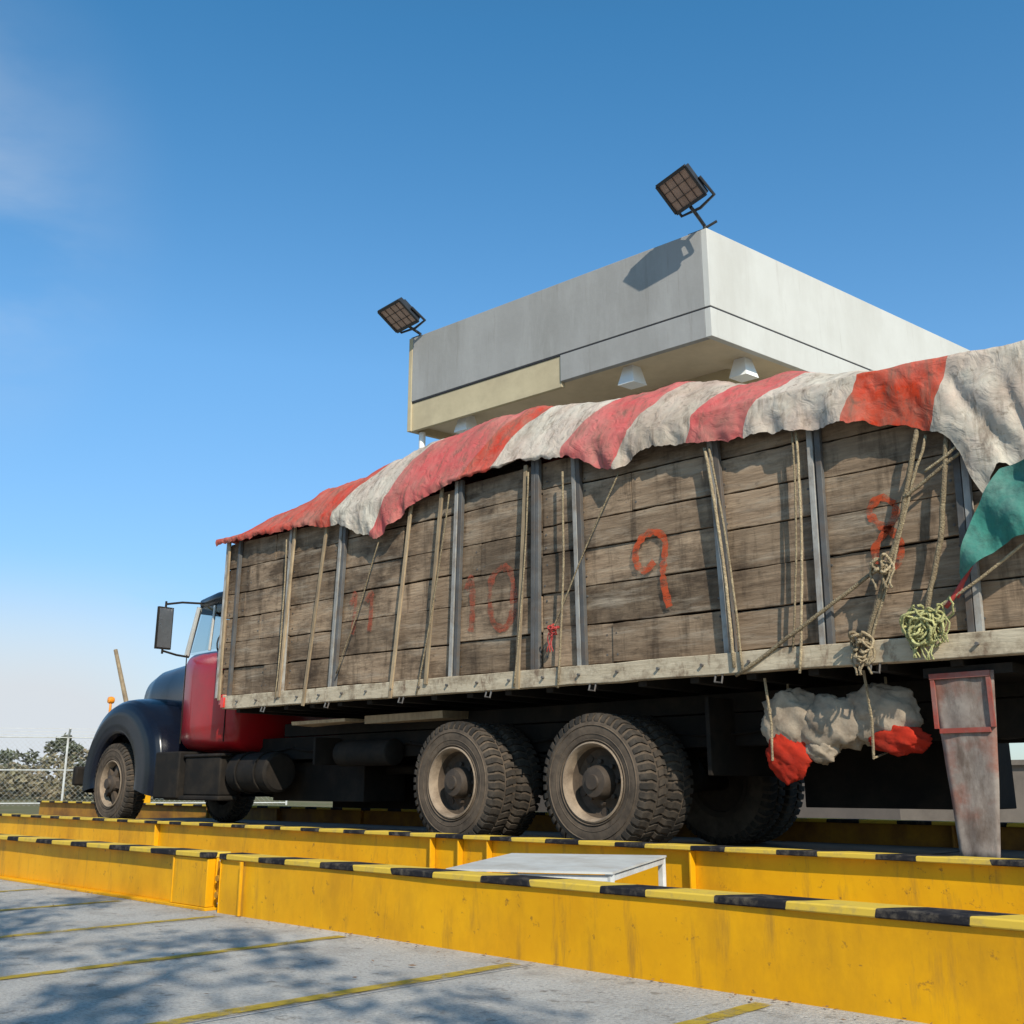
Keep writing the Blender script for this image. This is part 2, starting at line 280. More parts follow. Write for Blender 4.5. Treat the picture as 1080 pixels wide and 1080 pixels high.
# ---------------------------------------------------------------- beams
def beam(name,x0,x1,y,z1=.355,box=True,stiff=(),depth=.16,my='yel',z0=0.):
    par=empty(name)
    g=MB()
    if box: g.grid(lambda u,v:(x0+(x1-x0)*u,y+.012+.008*nz((x0+(x1-x0)*u)*.9,v*1.5,3),z0+(z1-.035-z0)*v),80,6); g.box(x0,x1,y+.028,y+depth-.012,z0,z1-.035); g.box(x0-.004,x0,y+.008,y+depth-.012,z0,z1-.035)
    else:
        g.box(x0,x1,y+.065,y+.085,z0+.02,z1-.035); g.box(x0,x1,y,y+depth,z0,z0+.02)
    for s_ in stiff: 
        if box: g.box(s_-.008,s_+.008,y-.018,y+.002,z0+.003,z1-.037)
        else: g.box(s_-.008,s_+.008,y+.006,y+.063,z0+.022,z1-.037)
    g.obj("web",[M[my]],par,bevel=.003)
    g=MB(); n=60
    vs=[];
    for i in range(n+1):
        x=x0-.002+(x1-x0+.004)*i/n; w=.004*nz(x*1.3,y); w2=.003*nz(x*2.3,y+5)
        for yy,zz in ((y-.006+w,z1-.033),(y-.006+w,z1+w2),(y+depth+.006,z1+w2),(y+depth+.006,z1-.033)): vs.append((x,yy,zz))
    g.add(vs,[(i*4+j,i*4+(j+1)%4,(i+1)*4+(j+1)%4,(i+1)*4+j) for i in range(n) for j in range(4)]+[(3,2,1,0),(n*4,n*4+1,n*4+2,n*4+3)])
    g.obj("top_flange",[M['stripe']],par,bevel=.006)
    return par
b=beam("steel_guard_beam",-6.20,4.5,3.71,stiff=(-5.93,),box=True)
b=beam("steel_guard_beam",-14.5,-6.34,3.71,box=False,stiff=(-6.80,-6.36,-10.4))
g=MB(); g.box(-6.80,-6.36,3.722,3.732,.022,.318); g.obj("end_doubler_plate",[M['yel']],b,bevel=.002)
g=MB(); g.box(-6.335,-6.205,3.78,3.80,.05,.30); g.tube([(-6.27,3.74,.2),(-6.27,3.79,.2)],.02); g.tube([(-6.27,3.74,.1),(-6.27,3.79,.1)],.02); g.obj("splice_plate",[M['yelr']],b)
wb=empty("weighbridge")
DK=.253
for nm,y,z1,my in (("near_side_beam",6.28,.375,'yel'),("far_side_beam",9.55,.47,'yelr')):
    b=beam(nm,-17 if y<7 else -23.5,6,y,z1=z1,box=False,stiff=([-4.4,-6.4,-6.75,-7.1,-12] if y<7 else [-16.5+2.1*i for i in range(11)]),my=my); b.parent=wb
g=MB(); g.box(-17,6,6.45,9.54,0.02,DK-.008); 
g.obj("deck",[M['deck']],wb,bevel=.01)
g=MB()
for i in range(12): g.box(-16.9+1.9*i,-15.06+1.9*i,6.47,9.52,DK-.004,DK)
g.obj("deck_plates",[M['deck']],wb)
g=MB(); g.add([(-17.02,6.45,DK-.01),(-17.02,9.54,DK-.01),(-21,9.54,.01),(-21,6.45,.01),(-17.02,6.45,.0),(-17.02,9.54,.0)],[(0,1,2,3),(0,3,4),(1,5,2)]); g.obj("approach_ramp",[M['deck']],wb)
lp=empty("low_metal_platform")
g=MB()
quad=[(-4.55,4.15),(-5.25,5.4),(-4.35,5.95),(-3.72,4.6)]
v=[Vector((x,y,z)) for z in (.315,.327) for x,y in quad]
g.add(v,[(3,2,1,0),(4,5,6,7),(0,1,5,4),(1,2,6,5),(2,3,7,6),(3,0,4,7)])
g.obj("sheet",[M['galv']],lp)
g=MB()
for x,y in quad:
    cx,cy=-4.47,5.02; x+= (cx-x)*.05; y+=(cy-y)*.05; g.box(x-.018,x+.018,y-.018,y+.018,0,.313)
for (a,b_),(c_,d) in zip(quad,quad[1:]+quad[:1]):
    g.bar((a+( -4.47-a)*.05,b_+(5.02-b_)*.05,.292),(c_+(-4.47-c_)*.05,d+(5.02-d)*.05,.292),.03,.03)
g.obj("frame",[M['whitep']],lp)

# ---------------------------------------------------------------- truck
T=empty("cargo_truck")
YS=6.6; YF=9.1; YC=7.85
ztop=lambda x: lerp([(-11.4,3.70),(-9,3.62),(-6,3.60),(-3,3.50),(-2,3.42),(0,3.38)],x)
zbed=lambda x: 1.80-(x+10.9)*.0125
XR=-1.35; XFr=-11.35
posts=[-11.3,-9.95,-9.05,-7.17,-6.07,-5.63,-4.22,-3.42,-2.42,XR]
g=MB(); nails=MB()
for side in (0,1):
    for a,b_ in zip(posts,posts[1:]):
        z=zbed((a+b_)/2)+.01; top=ztop((a+b_)/2)-.01; n=6; hs=[R.uniform(.82,1.18) for _ in range(n)]; k=(top-z)/sum(hs)
        tilt=R.uniform(-.012,.012)
        for hh in hs:
            dz=hh*k
            cuts=[a+.004]
            if b_-a>1. and R.random()<.3: cuts.append(R.uniform(a+.3,b_-.3))
            cuts.append(b_-.004)
            for x0,x1 in zip(cuts,cuts[1:]):
                off=R.uniform(-.012,.012); y0=(YS+.03+off) if side==0 else (YF-.06+off)
                if x0>a+.1: x0+=.006
                nseg=14; vs=[]; ph=R.uniform(0,50); gp=R.uniform(.002,.008); tt=R.uniform(-.006,.006)
                for i in range(nseg+1):
                    x=x0+(x1-x0)*i/nseg; w1=.007*nz(x*1.7,ph)+.006*nz(x*9,ph+20); w2=.007*nz(x*1.7,ph+9)+.006*nz(x*9,ph+30)
                    sl=-(x-(a+b_)/2)*.0125+tilt*(x-a)+tt*(i/nseg)
                    bow=.010*nz(x*1.2,ph+3)
                    for yy,zz in ((y0,z+gp+w1+sl),(y0,z+dz-gp+w2+sl),(y0+.03,z+dz-gp+w2+sl),(y0+.03,z+gp+w1+sl)): vs.append((x,yy+bow,zz))
                fs=[(i*4+j,i*4+(j+1)%4,(i+1)*4+(j+1)%4,(i+1)*4+j) for i in range(nseg) for j in range(4)]+[(3,2,1,0),(nseg*4,nseg*4+1,nseg*4+2,nseg*4+3)]
                g.add(vs,fs)
                if side==0:
                    for xx in (x0+.05,x1-.05):
                        for zz in (z+dz*.25,z+dz*.75): nails.lathe([(0,-.004),(.009,-.003),(.010,.006)],0,7,c=(xx+R.uniform(-.015,.015),y0-.001,zz+R.uniform(-.02,.02)))
            z+=dz
for k in range(6):
    g.box(XFr-.03,XFr,YS+.03,YF-.03,1.84+k*.305,1.84+k*.305+.295,jit=.004)
    g.box(XR+.005,XR+.035,YS+.03,YF-.03,1.70+k*.29,1.70+k*.29+.28,jit=.004)
g.obj("rack_boards",[M['wood']],T,bevel=.004)
nails.obj("nail_heads",[M['postd']],T)
g=MB(); g.box(XFr+.03,XR-.03,YS+.1,YF-.1,1.72,3.38); g.obj("gap_light_blocker",[M['black']],T)  # unseen dark box added to stop light showing through the board gaps
g=MB()
def post(xt,xb,y,m,w=.045,d=.04,ext=.02,zb=None):
    g.bar((xb,y,(zb if zb is not None else zbed(xb)-.02)),(xt,y,ztop(xt)+ext),w,d,m)
for xt,xb,m in ((-11.30,-11.33,0),(-11.02,-11.06,1),(-9.93,-9.97,0),(-8.97,-9.07,0),(-8.90,-9.0,1),(-7.14,-7.2,0),(-7.08,-7.13,1),(-6.08,-6.1,1),(-6.13,-6.15,1),(-5.66,-5.62,0),(-5.61,-5.57,1),(-4.27,-4.2,0),(-4.22,-4.15,1),(-3.42,-3.44,0),(-3.36,-3.38,1),(-2.40,-2.44,1),(-2.35,-2.39,0)):
    post(xt,xb,YS-.005,m)
    post(xt,xb,YF+.005,m)
g.obj("rack_posts",[M['post'],M['postd']],T,bevel=.004)
g=MB()
for xt,xb,zb in ((-11.22,-11.2,1.75),(-9.82,-9.95,1.72),(-9.2,-9.48,1.60),(-7.78,-8.02,1.60),(-7.33,-7.5,1.7),(-6.2,-6.3,1.58)):
    g.bar((xb,YS-.055,zb),(xt,YS-.04,ztop(xt)-.02),.042,.02)
g.obj("rack_slats",[M['slat']],T,bevel=.003)
g=MB()
def slopebox(x0,x1,y0,y1,a,b_,m=0,n=40):
    vs=[]
    for i in range(n+1):
        x=x0+(x1-x0)*i/n; zb=zbed(x)+.006*nz(x*2,a*7)+.004*nz(x*7,a); yo=.008*nz(x*1.5,a*3)
        for yy,zz in ((y0+yo,zb+a),(y0+yo,zb+b_),(y1,zb+b_),(y1,zb+a)): vs.append((x,yy,zz))
    g.add(vs,[(i*4+j,i*4+(j+1)%4,(i+1)*4+(j+1)%4,(i+1)*4+j) for i in range(n) for j in range(4)]+[(3,2,1,0),(n*4,n*4+1,n*4+2,n*4+3)],m)
slopebox(-11.1,XR+.05,YS-.045,YS+.06,-.155,-.004)
slopebox(-11.1,XR+.05,YF-.06,YF+.045,-.155,-.004)
g.box(XR+.05,XR+.1,YS-.04,YF+.04,1.52,1.67); g.box(-11.15,-11.1,YS-.04,YF+.04,1.65,1.81)
g.obj("bed_rail",[M['bed']],T,bevel=.006)
g=MB()
slopebox(-11.05,XR,YS+.06,YF-.06,-.06,-.01)
for i in range(20): 
    x=-10.9+i*.49; g.box(x-.04,x+.04,YS+.03,YF-.03,zbed(x)-.20,zbed(x)-.065)
for y in (7.4,8.2):
    g.box(-15.0,XR-.3,y-.04,y+.04,1.08,1.34)
    g.box(-11.0,XR-.1,y-.05,y+.05,1.35,1.50)
for x in (-10.5,-8.6,-4.2,-2.8): g.box(x-.05,x+.05,7.44,8.16,1.1,1.3)
g.obj("chassis_frame",[M['black']],T,bevel=.005)
g=MB()
for i in range(24):
    x=-10.8+i*.4; z=zbed(x); g.tube([(x,YS-.07,z-.08),(x,YS-.045,z-.08)],.012,seg=6)
    if i%3==1: g.tube([(x+.1,YS-.03,z-.155),(x+.1,YS-.05,z-.21),(x+.16,YS-.05,z-.22),(x+.16,YS-.03,z-.155)],.008,seg=6)
g.obj("bolts_and_hooks",[M['postd']],T)
XA=(-5.56,-7.22); XM=sum(XA)/2; XW=-14.42
WS=1.06; ZW=DK+.519*WS
g=MB()
for x in XA:
    g.tube([(x,6.9,ZW),(x,7.5,ZW),(x,7.7,.86),(x,7.85,.9),(x,8.0,.86),(x,8.2,ZW),(x,8.8,ZW)],[.07,.07,.16,.22,.16,.07,.07],seg=16)
    for yy in (7.3,8.4): g.tube([(x+.1,yy,.95),(x+.3,yy,.97),(x+.34,yy,.97)],[.09,.1,.06],seg=12)
g.tube([(XW,6.9,.80),(XW,7.2,.72),(XW,8.5,.72),(XW,8.8,.80)],.05)
for y in (7.36,8.34):
    for k in range(6):
        L_=1.15-k*.13; g.tube([(XM-L_,y,.92+.03*k+.0),(XM,y,.84+.028*k),(XM+L_,y,.92+.03*k)],.02,seg=6)
g.tube([(-12.2,7.85,1.0),(XA[1],7.85,.92)],.055,seg=12); g.tube([(XA[1],7.85,.93),(XA[0],7.85,.93)],.05,seg=12)
g.box(XM-.12,XM+.12,7.28,7.44,.85,1.1); g.box(XM-.12,XM+.12,8.26,8.42,.85,1.1)
g.box(-12.6,-11.7,7.6,8.1,.75,1.2)
g.tube([(-9.6,7.2,1.12),(-9.62,7.2,1.12),(-8.72,7.2,1.12),(-8.7,7.2,1.12)],[.1,.14,.14,.1],seg=20)
g.box(-9.9,-9.86,7.0,7.36,1.0,1.3)
g.box(-11.6,-8.6,8.55,8.95,.50,1.45); g.box(-4.55,-3.1,8.2,8.9,.60,1.45); g.box(-11.4,-9.6,7.5,8.1,.60,1.05); g.box(-4.7,-4.66,7.0,8.7,.85,1.45)  # plain boxes added as dark fill for the gloom under the bed
g.obj("axles_suspension_and_dark_fill",[M['black']],T,bevel=.01)
g=MB()
for k in range(8):
    x0=-12.0+k*1.1; g.tube([(x0+i*.15,7.33+.02*math.sin(i+k),1.22-.05*math.sin(i*math.pi/8)+.03*nz(i,k)) for i in range(9)],.012,seg=5)
g.tube([(XA[0]+.3,7.3,1.0),(XA[0]+.35,7.2,1.2),(XA[0]+.1,7.3,1.35)],.013,seg=5); g.tube([(XA[1]+.3,7.3,1.0),(XA[1]+.35,7.2,1.2),(XA[1]+.1,7.3,1.35)],.013,seg=5)
g.obj("air_hoses",[M['black']],T)
g=MB(); g.tube([(-11.55,7.12,.93),(-11.52,7.12,.93),(-10.72,7.12,.93),(-10.69,7.12,.93)],[.2,.23,.23,.2],seg=28)
for x in (-11.3,-10.9): g.tube([(x,7.12+.24*math.cos(t),.93+.24*math.sin(t)) for t in [i*math.pi/12 for i in range(25)]],.012,seg=6)
g.obj("fuel_tank",[M['black']],T)
g=MB(); g.box(-9.0,-7.75,7.0,7.35,1.42,1.50,jit=.01); g.box(-8.35,-8.0,7.2,7.3,.95,1.03,jit=.01); g.box(-10.2,-9.2,6.9,7.2,1.44,1.48,jit=.01); g.obj("under_bed_timber_and_glint",[M['slat']],T)  # plank, plus pale strip standing for light caught by the chassis rail

def wheel_mesh(name,dual_dish=True):
    g=MB()
    w=.135
    side=[(.285,-w+.02),(.30,-w+.004),(.34,-w-.006),(.40,-w-.014),(.45,-w-.008),(.485,-w+.010),(.503,-w+.03),(.508,-w+.05),(.509,0)]
    prof=side+[(r,-y) for r,y in side[-2::-1]]
    g.lathe(prof,0,64)
    for rr in (.315,.36,.425): g.lathe([(rr-.006,-w-.004 if rr<.4 else -w-.010),(rr,-w-.013 if rr<.4 else -w-.019),(rr+.006,-w-.006 if rr<.4 else -w-.009)],0,64)
    n=46
    for k in range(n):
        for sgn in (-1,1):
            a=2*math.pi*(k+(.5 if sgn>0 else 0))/n; da=.62*math.pi/n
            pts=[]
            for (y,r,sk) in ((sgn*.012,.520,.0),(sgn*.075,.520,.035),(sgn*.128,.514,.03),(sgn*.146,.478,.03)):
                for e in (-da,da):
                    for rr in (r,r-.022):
                        an=a+e+sk
                        pts.append((rr*math.cos(an),y,rr*math.sin(an)))
            fs=[]
            for i in range(3):
                o=i*4;p=o+4
                fs+=[(o,o+2,p+2,p),(o+1,p+1,p+3,o+3),(o,p,p+1,o+1),(o+2,o+3,p+3,p+2)]
            fs+=[(0,1,3,2),(12,14,15,13)]
            g.add(pts,fs,1)
    if dual_dish:
        g.lathe([(.298,-w+.012),(.300,-w-.008),(.288,-w-.014),(.276,-w+.004),(.268,-w+.02),(.262,-.06)],2,48)
        g.lathe([(.262,-.06),(.25,.0),(.20,.015),(.17,-.0),(.13,-.005)],4,48)
        g.lathe([(.13,.0),(.125,-.09),(.11,-.125),(.06,-.135),(.055,-.15),(0,-.152)],3,32)
        for k in range(8):
            a=k*math.pi/4; g.lathe([(0,-.035),(.018,-.035),(.018,.0)],3,6,c=(.155*math.cos(a),0,.155*math.sin(a)))
        for k in range(5):
            a=.3+k*2*math.pi/5; g.lathe([(0,-.012),(.034,-.012),(.034,.01)],3,12,c=(.222*math.cos(a),.012,.222*math.sin(a)))
        g.lathe([(.298,w-.012),(.25,w-.02),(.24,.05),(.0,.05)],3,32)
    else:
        g.lathe([(.298,-w+.012),(.300,-w-.006),(.288,-w-.012),(.272,-w+.01),(.262,-w+.05),(.25,-.05)],2,48)
        g.lathe([(.26,-.03),(.0,-.03)],3,32)
        for k in range(5):
            a=.2+k*2*math.pi/5; d=Vector((math.cos(a),0,math.sin(a)))
            g.bar(d*.07+Vector((0,-.1,0)),d*.265+Vector((0,-.06,0)),.085,.05,4)
        g.lathe([(.12,-.06),(.11,-.15),(.07,-.17),(.065,-.2),(0,-.205)],3,24)
    ob=g.obj(name,[M['tire'],M['tread'],M['rim'],M['hub'],M['rimd']],T,sharp=40)
    return ob
ym=[(6.785,0),(7.13,0),(8.57,1),(8.915,1)]
base=None
for x in XA:
    for y,fl in ym:
        if base is None: o=base=wheel_mesh("rear_wheel")
        else:
            o=bpy.data.objects.new("rear_wheel",base.data); scene.collection.objects.link(o); o.parent=T
        o.location=(x,y,ZW); o.rotation_euler=(0,R.uniform(0,6),math.pi if fl else 0); o.scale=(WS,1.04,WS)
fw=None
for y,fl in ((6.98,0),(8.72,1)):
    if fw is None: o=fw=wheel_mesh("front_wheel",False)
    else: o=bpy.data.objects.new("front_wheel",fw.data); scene.collection.objects.link(o); o.parent=T
    o.location=(XW,y,ZW); o.rotation_euler=(0,R.uniform(0,6),math.pi if fl else 0); o.scale=(WS,1.0,WS)

g=MB()
def rout(p): return lerp([(0,1.22),(.15,1.25),(.3,1.18),(.5,1.08),(.7,1.03),(.85,.99),(1,.98)],p)
for side in (0,1):
    def fn(u,v,side=side):
        p=-.06+1.12*u; a=math.pi*p; ro=rout(min(1,max(0,p)))
        prof=[(.60,.13),(.62,.06),(.66,.03),(.72,.02),(ro*.5+.36,.01),(ro-.14,.02),(ro-.07,.05),(ro-.02,.12),(ro,.22),(ro+.02,.40),(ro+.02,.6),(ro-.0,.85)]
        q=v*(len(prof)-1); i=min(int(q),len(prof)-2); t=q-i
        r=prof[i][0]*(1-t)+prof[i+1][0]*t; y=prof[i][1]*(1-t)+prof[i+1][1]*t
        Y=6.76+y
        if side: Y=2*YC-Y
        return (XW+.13+r*math.cos(a),Y,.86+r*math.sin(a))
    g.grid(fn,64,44)
g.obj("front_fenders",[M['fender']],T,sharp=60)
g=MB()
for yy in (6.80,8.55):
    g.box(-13.12,-12.5,yy,yy+.35,.62,1.20); 
g.box(-12.9,-11.55,6.83,7.1,.60,.66); g.box(-12.45,-11.6,6.86,7.15,.66,1.12); g.box(-12.45,-11.7,8.55,8.8,.70,1.1); g.box(-12.48,-11.55,6.84,7.0,1.12,1.16)
g.obj("steps_and_battery_box",[M['black']],T,bevel=.02)
g=MB(); g.box(-15.55,-15.43,6.78,8.92,.78,1.05); g.obj("bumper",[M['black']],T,bevel=.03)
def loft(name,secs,m,n=24,sup=3.2,bevel=0):
    g=MB(); vs=[]
    for (x,yc,w,z0,z1) in secs:
        for k in range(n):
            a=2*math.pi*k/n; cx=math.copysign(abs(math.cos(a))**(2/sup),math.cos(a)); sz=math.copysign(abs(math.sin(a))**(2/sup),math.sin(a))
            vs.append((x,yc+w/2*cx,(z0+z1)/2+(z1-z0)/2*sz))
    fs=[(i*n+k,i*n+(k+1)%n,(i+1)*n+(k+1)%n,(i+1)*n+k) for i in range(len(secs)-1) for k in range(n)]
    fs+=[tuple(range(n))[::-1],tuple((len(secs)-1)*n+k for k in range(n))]
    g.add(vs,fs); return g.obj(name,[m],T,sharp=50)
HX=.35
loft("hood",[(-15.35+HX,YC,.62,1.2,2.22),(-15.25+HX,YC,.80,1.12,2.36),(-14.6,YC,.88,1.1,2.45),(-14,YC,.98,1.1,2.49),(-13.2,YC,1.14,1.1,2.54),(-12.9,YC,1.3,1.1,2.57)],M['fender'],n=48)
g=MB()
for k in range(9): g.box(-15.40+HX,-15.365+HX,YC-.24+.055*k,YC-.22+.055*k,1.3,2.1)
g.tube([(-15.38+HX,YC-.28,1.25),(-15.38+HX,YC-.28,2.1),(-15.38+HX,YC-.1,2.2),(-15.38+HX,YC+.1,2.2),(-15.38+HX,YC+.28,2.1),(-15.38+HX,YC+.28,1.25)],.025)
for y in (7.28,8.42):
    g.tube([(-15.42,y,1.42),(-15.40,y,1.42),(-15.25,y,1.42),(-15.0,y,1.42)],[.10,.13,.12,.05],seg=20)
g.obj("grille_and_headlights",[M['chrome']],T)
loft("cab_body",[(-13.05,YC,1.5,1.25,2.50),(-12.9,YC,1.70,1.2,2.53),(-12.5,YC,1.84,1.18,2.52),(-12.0,YC,1.88,1.18,2.50),(-11.55,YC,1.86,1.18,2.50),(-11.48,YC,1.74,1.24,2.46)],M['red'],n=64,sup=6)
loft("cab_roof",[(-12.86,YC,1.40,3.10,3.18),(-12.7,YC,1.62,3.06,3.24),(-12.2,YC,1.74,3.05,3.28),(-11.7,YC,1.72,3.05,3.27),(-11.5,YC,1.6,3.08,3.22)],M['fender'],n=40,sup=4)
g=MB()
for y,sg in ((YC-.88,1),(YC+.88,-1)):
    g.bar((-12.93,y+.06*sg,2.46),(-12.72,y+.08*sg,3.10),.05,.06,2)
    g.bar((-11.58,y+.02*sg,2.46),(-11.6,y+.06*sg,3.10),.16,.05,1)
    g.bar((-12.3,y+.03*sg,2.48),(-12.3,y+.07*sg,3.08),.03,.03,2)
    g.box(-12.72,-12.712,y-.066 if sg>0 else y+.05,y-.05 if sg>0 else y+.066,1.3,2.45,1)
    g.box(-11.66,-11.652,y-.066 if sg>0 else y+.05,y-.05 if sg>0 else y+.066,1.3,2.45,1)
    g.tube([(-11.85,y-.1*sg,2.2),(-11.72,y-.1*sg,2.2)],.015,1)
g.bar((-12.97,YC,2.48),(-12.8,YC,3.12),.04,.05,1)
g.box(-11.53,-11.49,YC-.85,YC-.35,2.45,3.1,1); g.box(-11.53,-11.49,YC+.35,YC+.85,2.45,3.1,1)
g.obj("cab_pillars",[M['red'],M['black'],M['galv']],T,bevel=.008)
g=MB()
for sg in (-1,1):
    y=YC+sg*.86
    g.add([(-12.86,y-.03*sg,2.49),(-11.66,y,2.49),(-11.68,y-.04*sg,3.08),(-12.70,y-.06*sg,3.08)],[(0,1,2,3)])
g.add([(-12.94,YC-.76,2.48),(-12.94,YC+.76,2.48),(-12.76,YC+.72,3.10),(-12.76,YC-.72,3.10)],[(0,1,2,3)])
g.obj("cab_glass",[M['glass']],T)
g=MB(); g.box(-12.1,-11.6,YC-.75,YC+.75,2.45,2.62); g.box(-11.75,-11.6,YC-.75,YC+.75,2.6,2.98)
g.tube([(-12.55+.02*math.sin(t),YC-.4+.2*math.cos(t),2.62+.2*math.sin(t)) for t in [i*math.pi/10 for i in range(21)]],.014,seg=6)
g.obj("seat_and_steering_wheel",[M['skin']],T,bevel=.03)
g=MB()
g.add([(-12.78,YC-.72,3.17),(-12.78,YC+.72,3.17),(-13.02,YC+.68,3.06),(-13.02,YC-.68,3.06),(-12.78,YC-.72,3.185),(-12.78,YC+.72,3.185),(-13.02,YC+.68,3.075),(-13.02,YC-.68,3.075)],[(0,3,2,1),(4,5,6,7),(0,1,5,4),(1,2,6,5),(2,3,7,6),(3,0,4,7)])
for y,sg in ((6.66,1),(9.04,-1)):
    g.box(-12.93,-12.89,y-.11,y+.11,2.52,3.08)
    g.tube([(-12.91,y,3.12),(-12.85,y+.2*sg,3.16),(-12.6,y+.42*sg,3.14)],.016,seg=6)
    g.tube([(-12.91,y,2.5),(-12.9,y+.2*sg,2.46),(-12.85,y+.36*sg,2.44)],.016,seg=6)
    g.tube([(-12.91,y,2.46),(-12.91,y,3.16)],.016,seg=6)
g.obj("mirrors_and_visor",[M['black']],T,bevel=.004)
g=MB()
for y in (6.66,9.04): g.box(-12.888,-12.884,y-.095,y+.095,2.54,3.06)
g.obj("mirror_glass",[M['chrome']],T)
g=MB(); 
for yy in (6.98,8.72):
    g.lathe([(0,-.05),(.045,-.04),(.055,0),(.045,.04),(0,.05)],0,16,c=(-14.95,yy,1.985)); g.tube([(-14.95,yy,1.78),(-14.95,yy,1.94)],.02,0)
for k in range(3): g.box(-12.75,-12.65,YC-.4+.4*k-.04,YC-.32+.4*k,3.24,3.29)
g.box(-11.13,-11.06,YS-.075,YS-.05,1.66,1.78,1)
g.box(-11.25,-11.16,YS-.03,YS+.03,1.70,1.82,1)
g.obj("marker_lights",[M['amber'],M['redlens']],T,bevel=.006)
g=MB(); g.tube([(-11.42,8.9,1.0),(-11.42,8.9,3.5)],.06,seg=14); g.obj("exhaust_stack",[M['chrome']],T)

g=MB()
def fl(u,v): 
    z=1.46-1.11*v; x0=-2.76+.10*v; x1=-2.36-.07*v
    return (x0+(x1-x0)*u,6.66-.05*v+.02*math.sin(v*3)+.012*nz(u*3,v*4),z)
g.grid(fl,10,22,0)
for x0,x1,z0,z1 in ((-2.755,-2.38,1.425,1.46),(-2.75,-2.725,1.12,1.42),(-2.405,-2.38,1.12,1.42),(-2.72,-2.41,1.09,1.12)): g.box(x0,x1,6.632,6.650,z0,z1,1)
o=g.obj("rear_mud_flap",[M['flap'],M['flapr']],T); sm=o.modifiers.new("s",'SOLIDIFY'); sm.thickness=.01
g=MB(); g.box(-2.8,-2.25,6.66,7.4,1.44,1.50); g.box(-1.95,-1.88,6.7,9.0,.95,1.05); 
g.bar((-1.92,7.4,1.0),(-1.92,7.4,1.4),.06,.06); g.bar((-1.92,8.2,1.0),(-1.92,8.2,1.4),.06,.06); g.obj("rear_bar",[M['black']],T)

g=MB()
def blob(c,r,m,seed,n=30,amp=1.):
    nu,nv=n,n*2
    def fn(u,v):
        th=math.pi*u; ph=2*math.pi*v
        d=Vector((math.sin(th)*math.cos(ph),math.sin(th)*math.sin(ph),math.cos(th)))
        k=1+amp*(.22*nz(d.x*1.5+seed,d.y*1.5,d.z*1.5)+.20*abs(nz(d.x*2.2+seed,d.y*2,d.z*5+d.x*3))+.06*nz(d.x*9+seed,d.y*9,d.z*9)+.05*math.sin(d.z*7+d.x*8+seed))
        return (c[0]+d.x*r[0]*k,c[1]+d.y*r[1]*k,c[2]+d.z*r[2]*k)
    g.grid(fn,nu,nv,m)
blob((-3.84,6.80,1.22),(.24,.09,.21),0,3); blob((-3.52,6.80,1.19),(.26,.09,.19),0,9); blob((-3.20,6.82,1.24),(.26,.09,.19),0,15)
blob((-3.86,6.76,.98),(.17,.07,.16),1,21); blob((-3.04,6.77,1.06),(.20,.06,.09),1,27); blob((-3.62,6.79,1.02),(.12,.07,.10),0,33)
g.obj("tarp_bundle",[M['clothw'],M['clothr']],T,sharp=180)
g=MB()
for x in (-3.95,-3.2): g.tube([(x,6.66,1.52),(x+.02,6.68,1.2),(x,6.70,.95),(x,6.95,1.0),(x,6.98,1.5)],.010,seg=6)
g.obj("bundle_ropes",[M['rope']],T)

# tarp
edge=[(-11.5,3.66),(-11.2,3.66),(-10.2,3.62),(-9.54,3.58),(-9.0,3.50),(-8.6,3.36),(-8.26,3.22),(-7.95,3.36),(-7.75,3.47),(-7.19,3.60),(-6.54,3.62),(-6.0,3.60),(-5.6,3.50),(-5.3,3.38),(-5.12,3.28),(-4.9,3.40),(-4.71,3.40),(-4.17,3.32),(-3.61,3.26),(-2.96,3.17),(-2.45,2.98),(-2.36,2.82),(-2.25,2.52),(-2.12,2.70),(-1.9,2.60),(-1.3,2.5)]
pk=[(-11.5,3.72),(-11.2,3.84),(-10.84,3.98),(-9.9,4.14),(-9.14,4.22),(-8.0,4.33),(-6.87,4.38),(-6.23,4.30),(-5.12,4.12),(-4.52,4.05),(-3.73,3.89),(-3.0,3.72),(-2.29,3.56),(-1.3,3.44)]
def tz(x,y):
    zt=ztop(x)+.035; p=lerp(pk,x)
    t=max(0,min(1,(y-6.52)/.62)); t2=max(0,min(1,(9.18-y)/.62))
    k=math.sin(min(t,t2)*math.pi/2)**.85
    n=.09*nz(x*1.1,y*1.3,5)+.04*nz(x*2.8,y*2.8,2)
    n+=-.045*abs(nz(x*2.6+y*1.2,y*1.2,11))-.03*abs(nz(x*6-y*3,y*2,4))-.02*abs(nz(x*11+y*8,y*3,14))+.03
    n+=.02*math.sin(x*5+y*9+3*nz(x,y))*k
    return zt+(p-zt)*k+n*(.2+.8*k)
NA=20;NBb=54
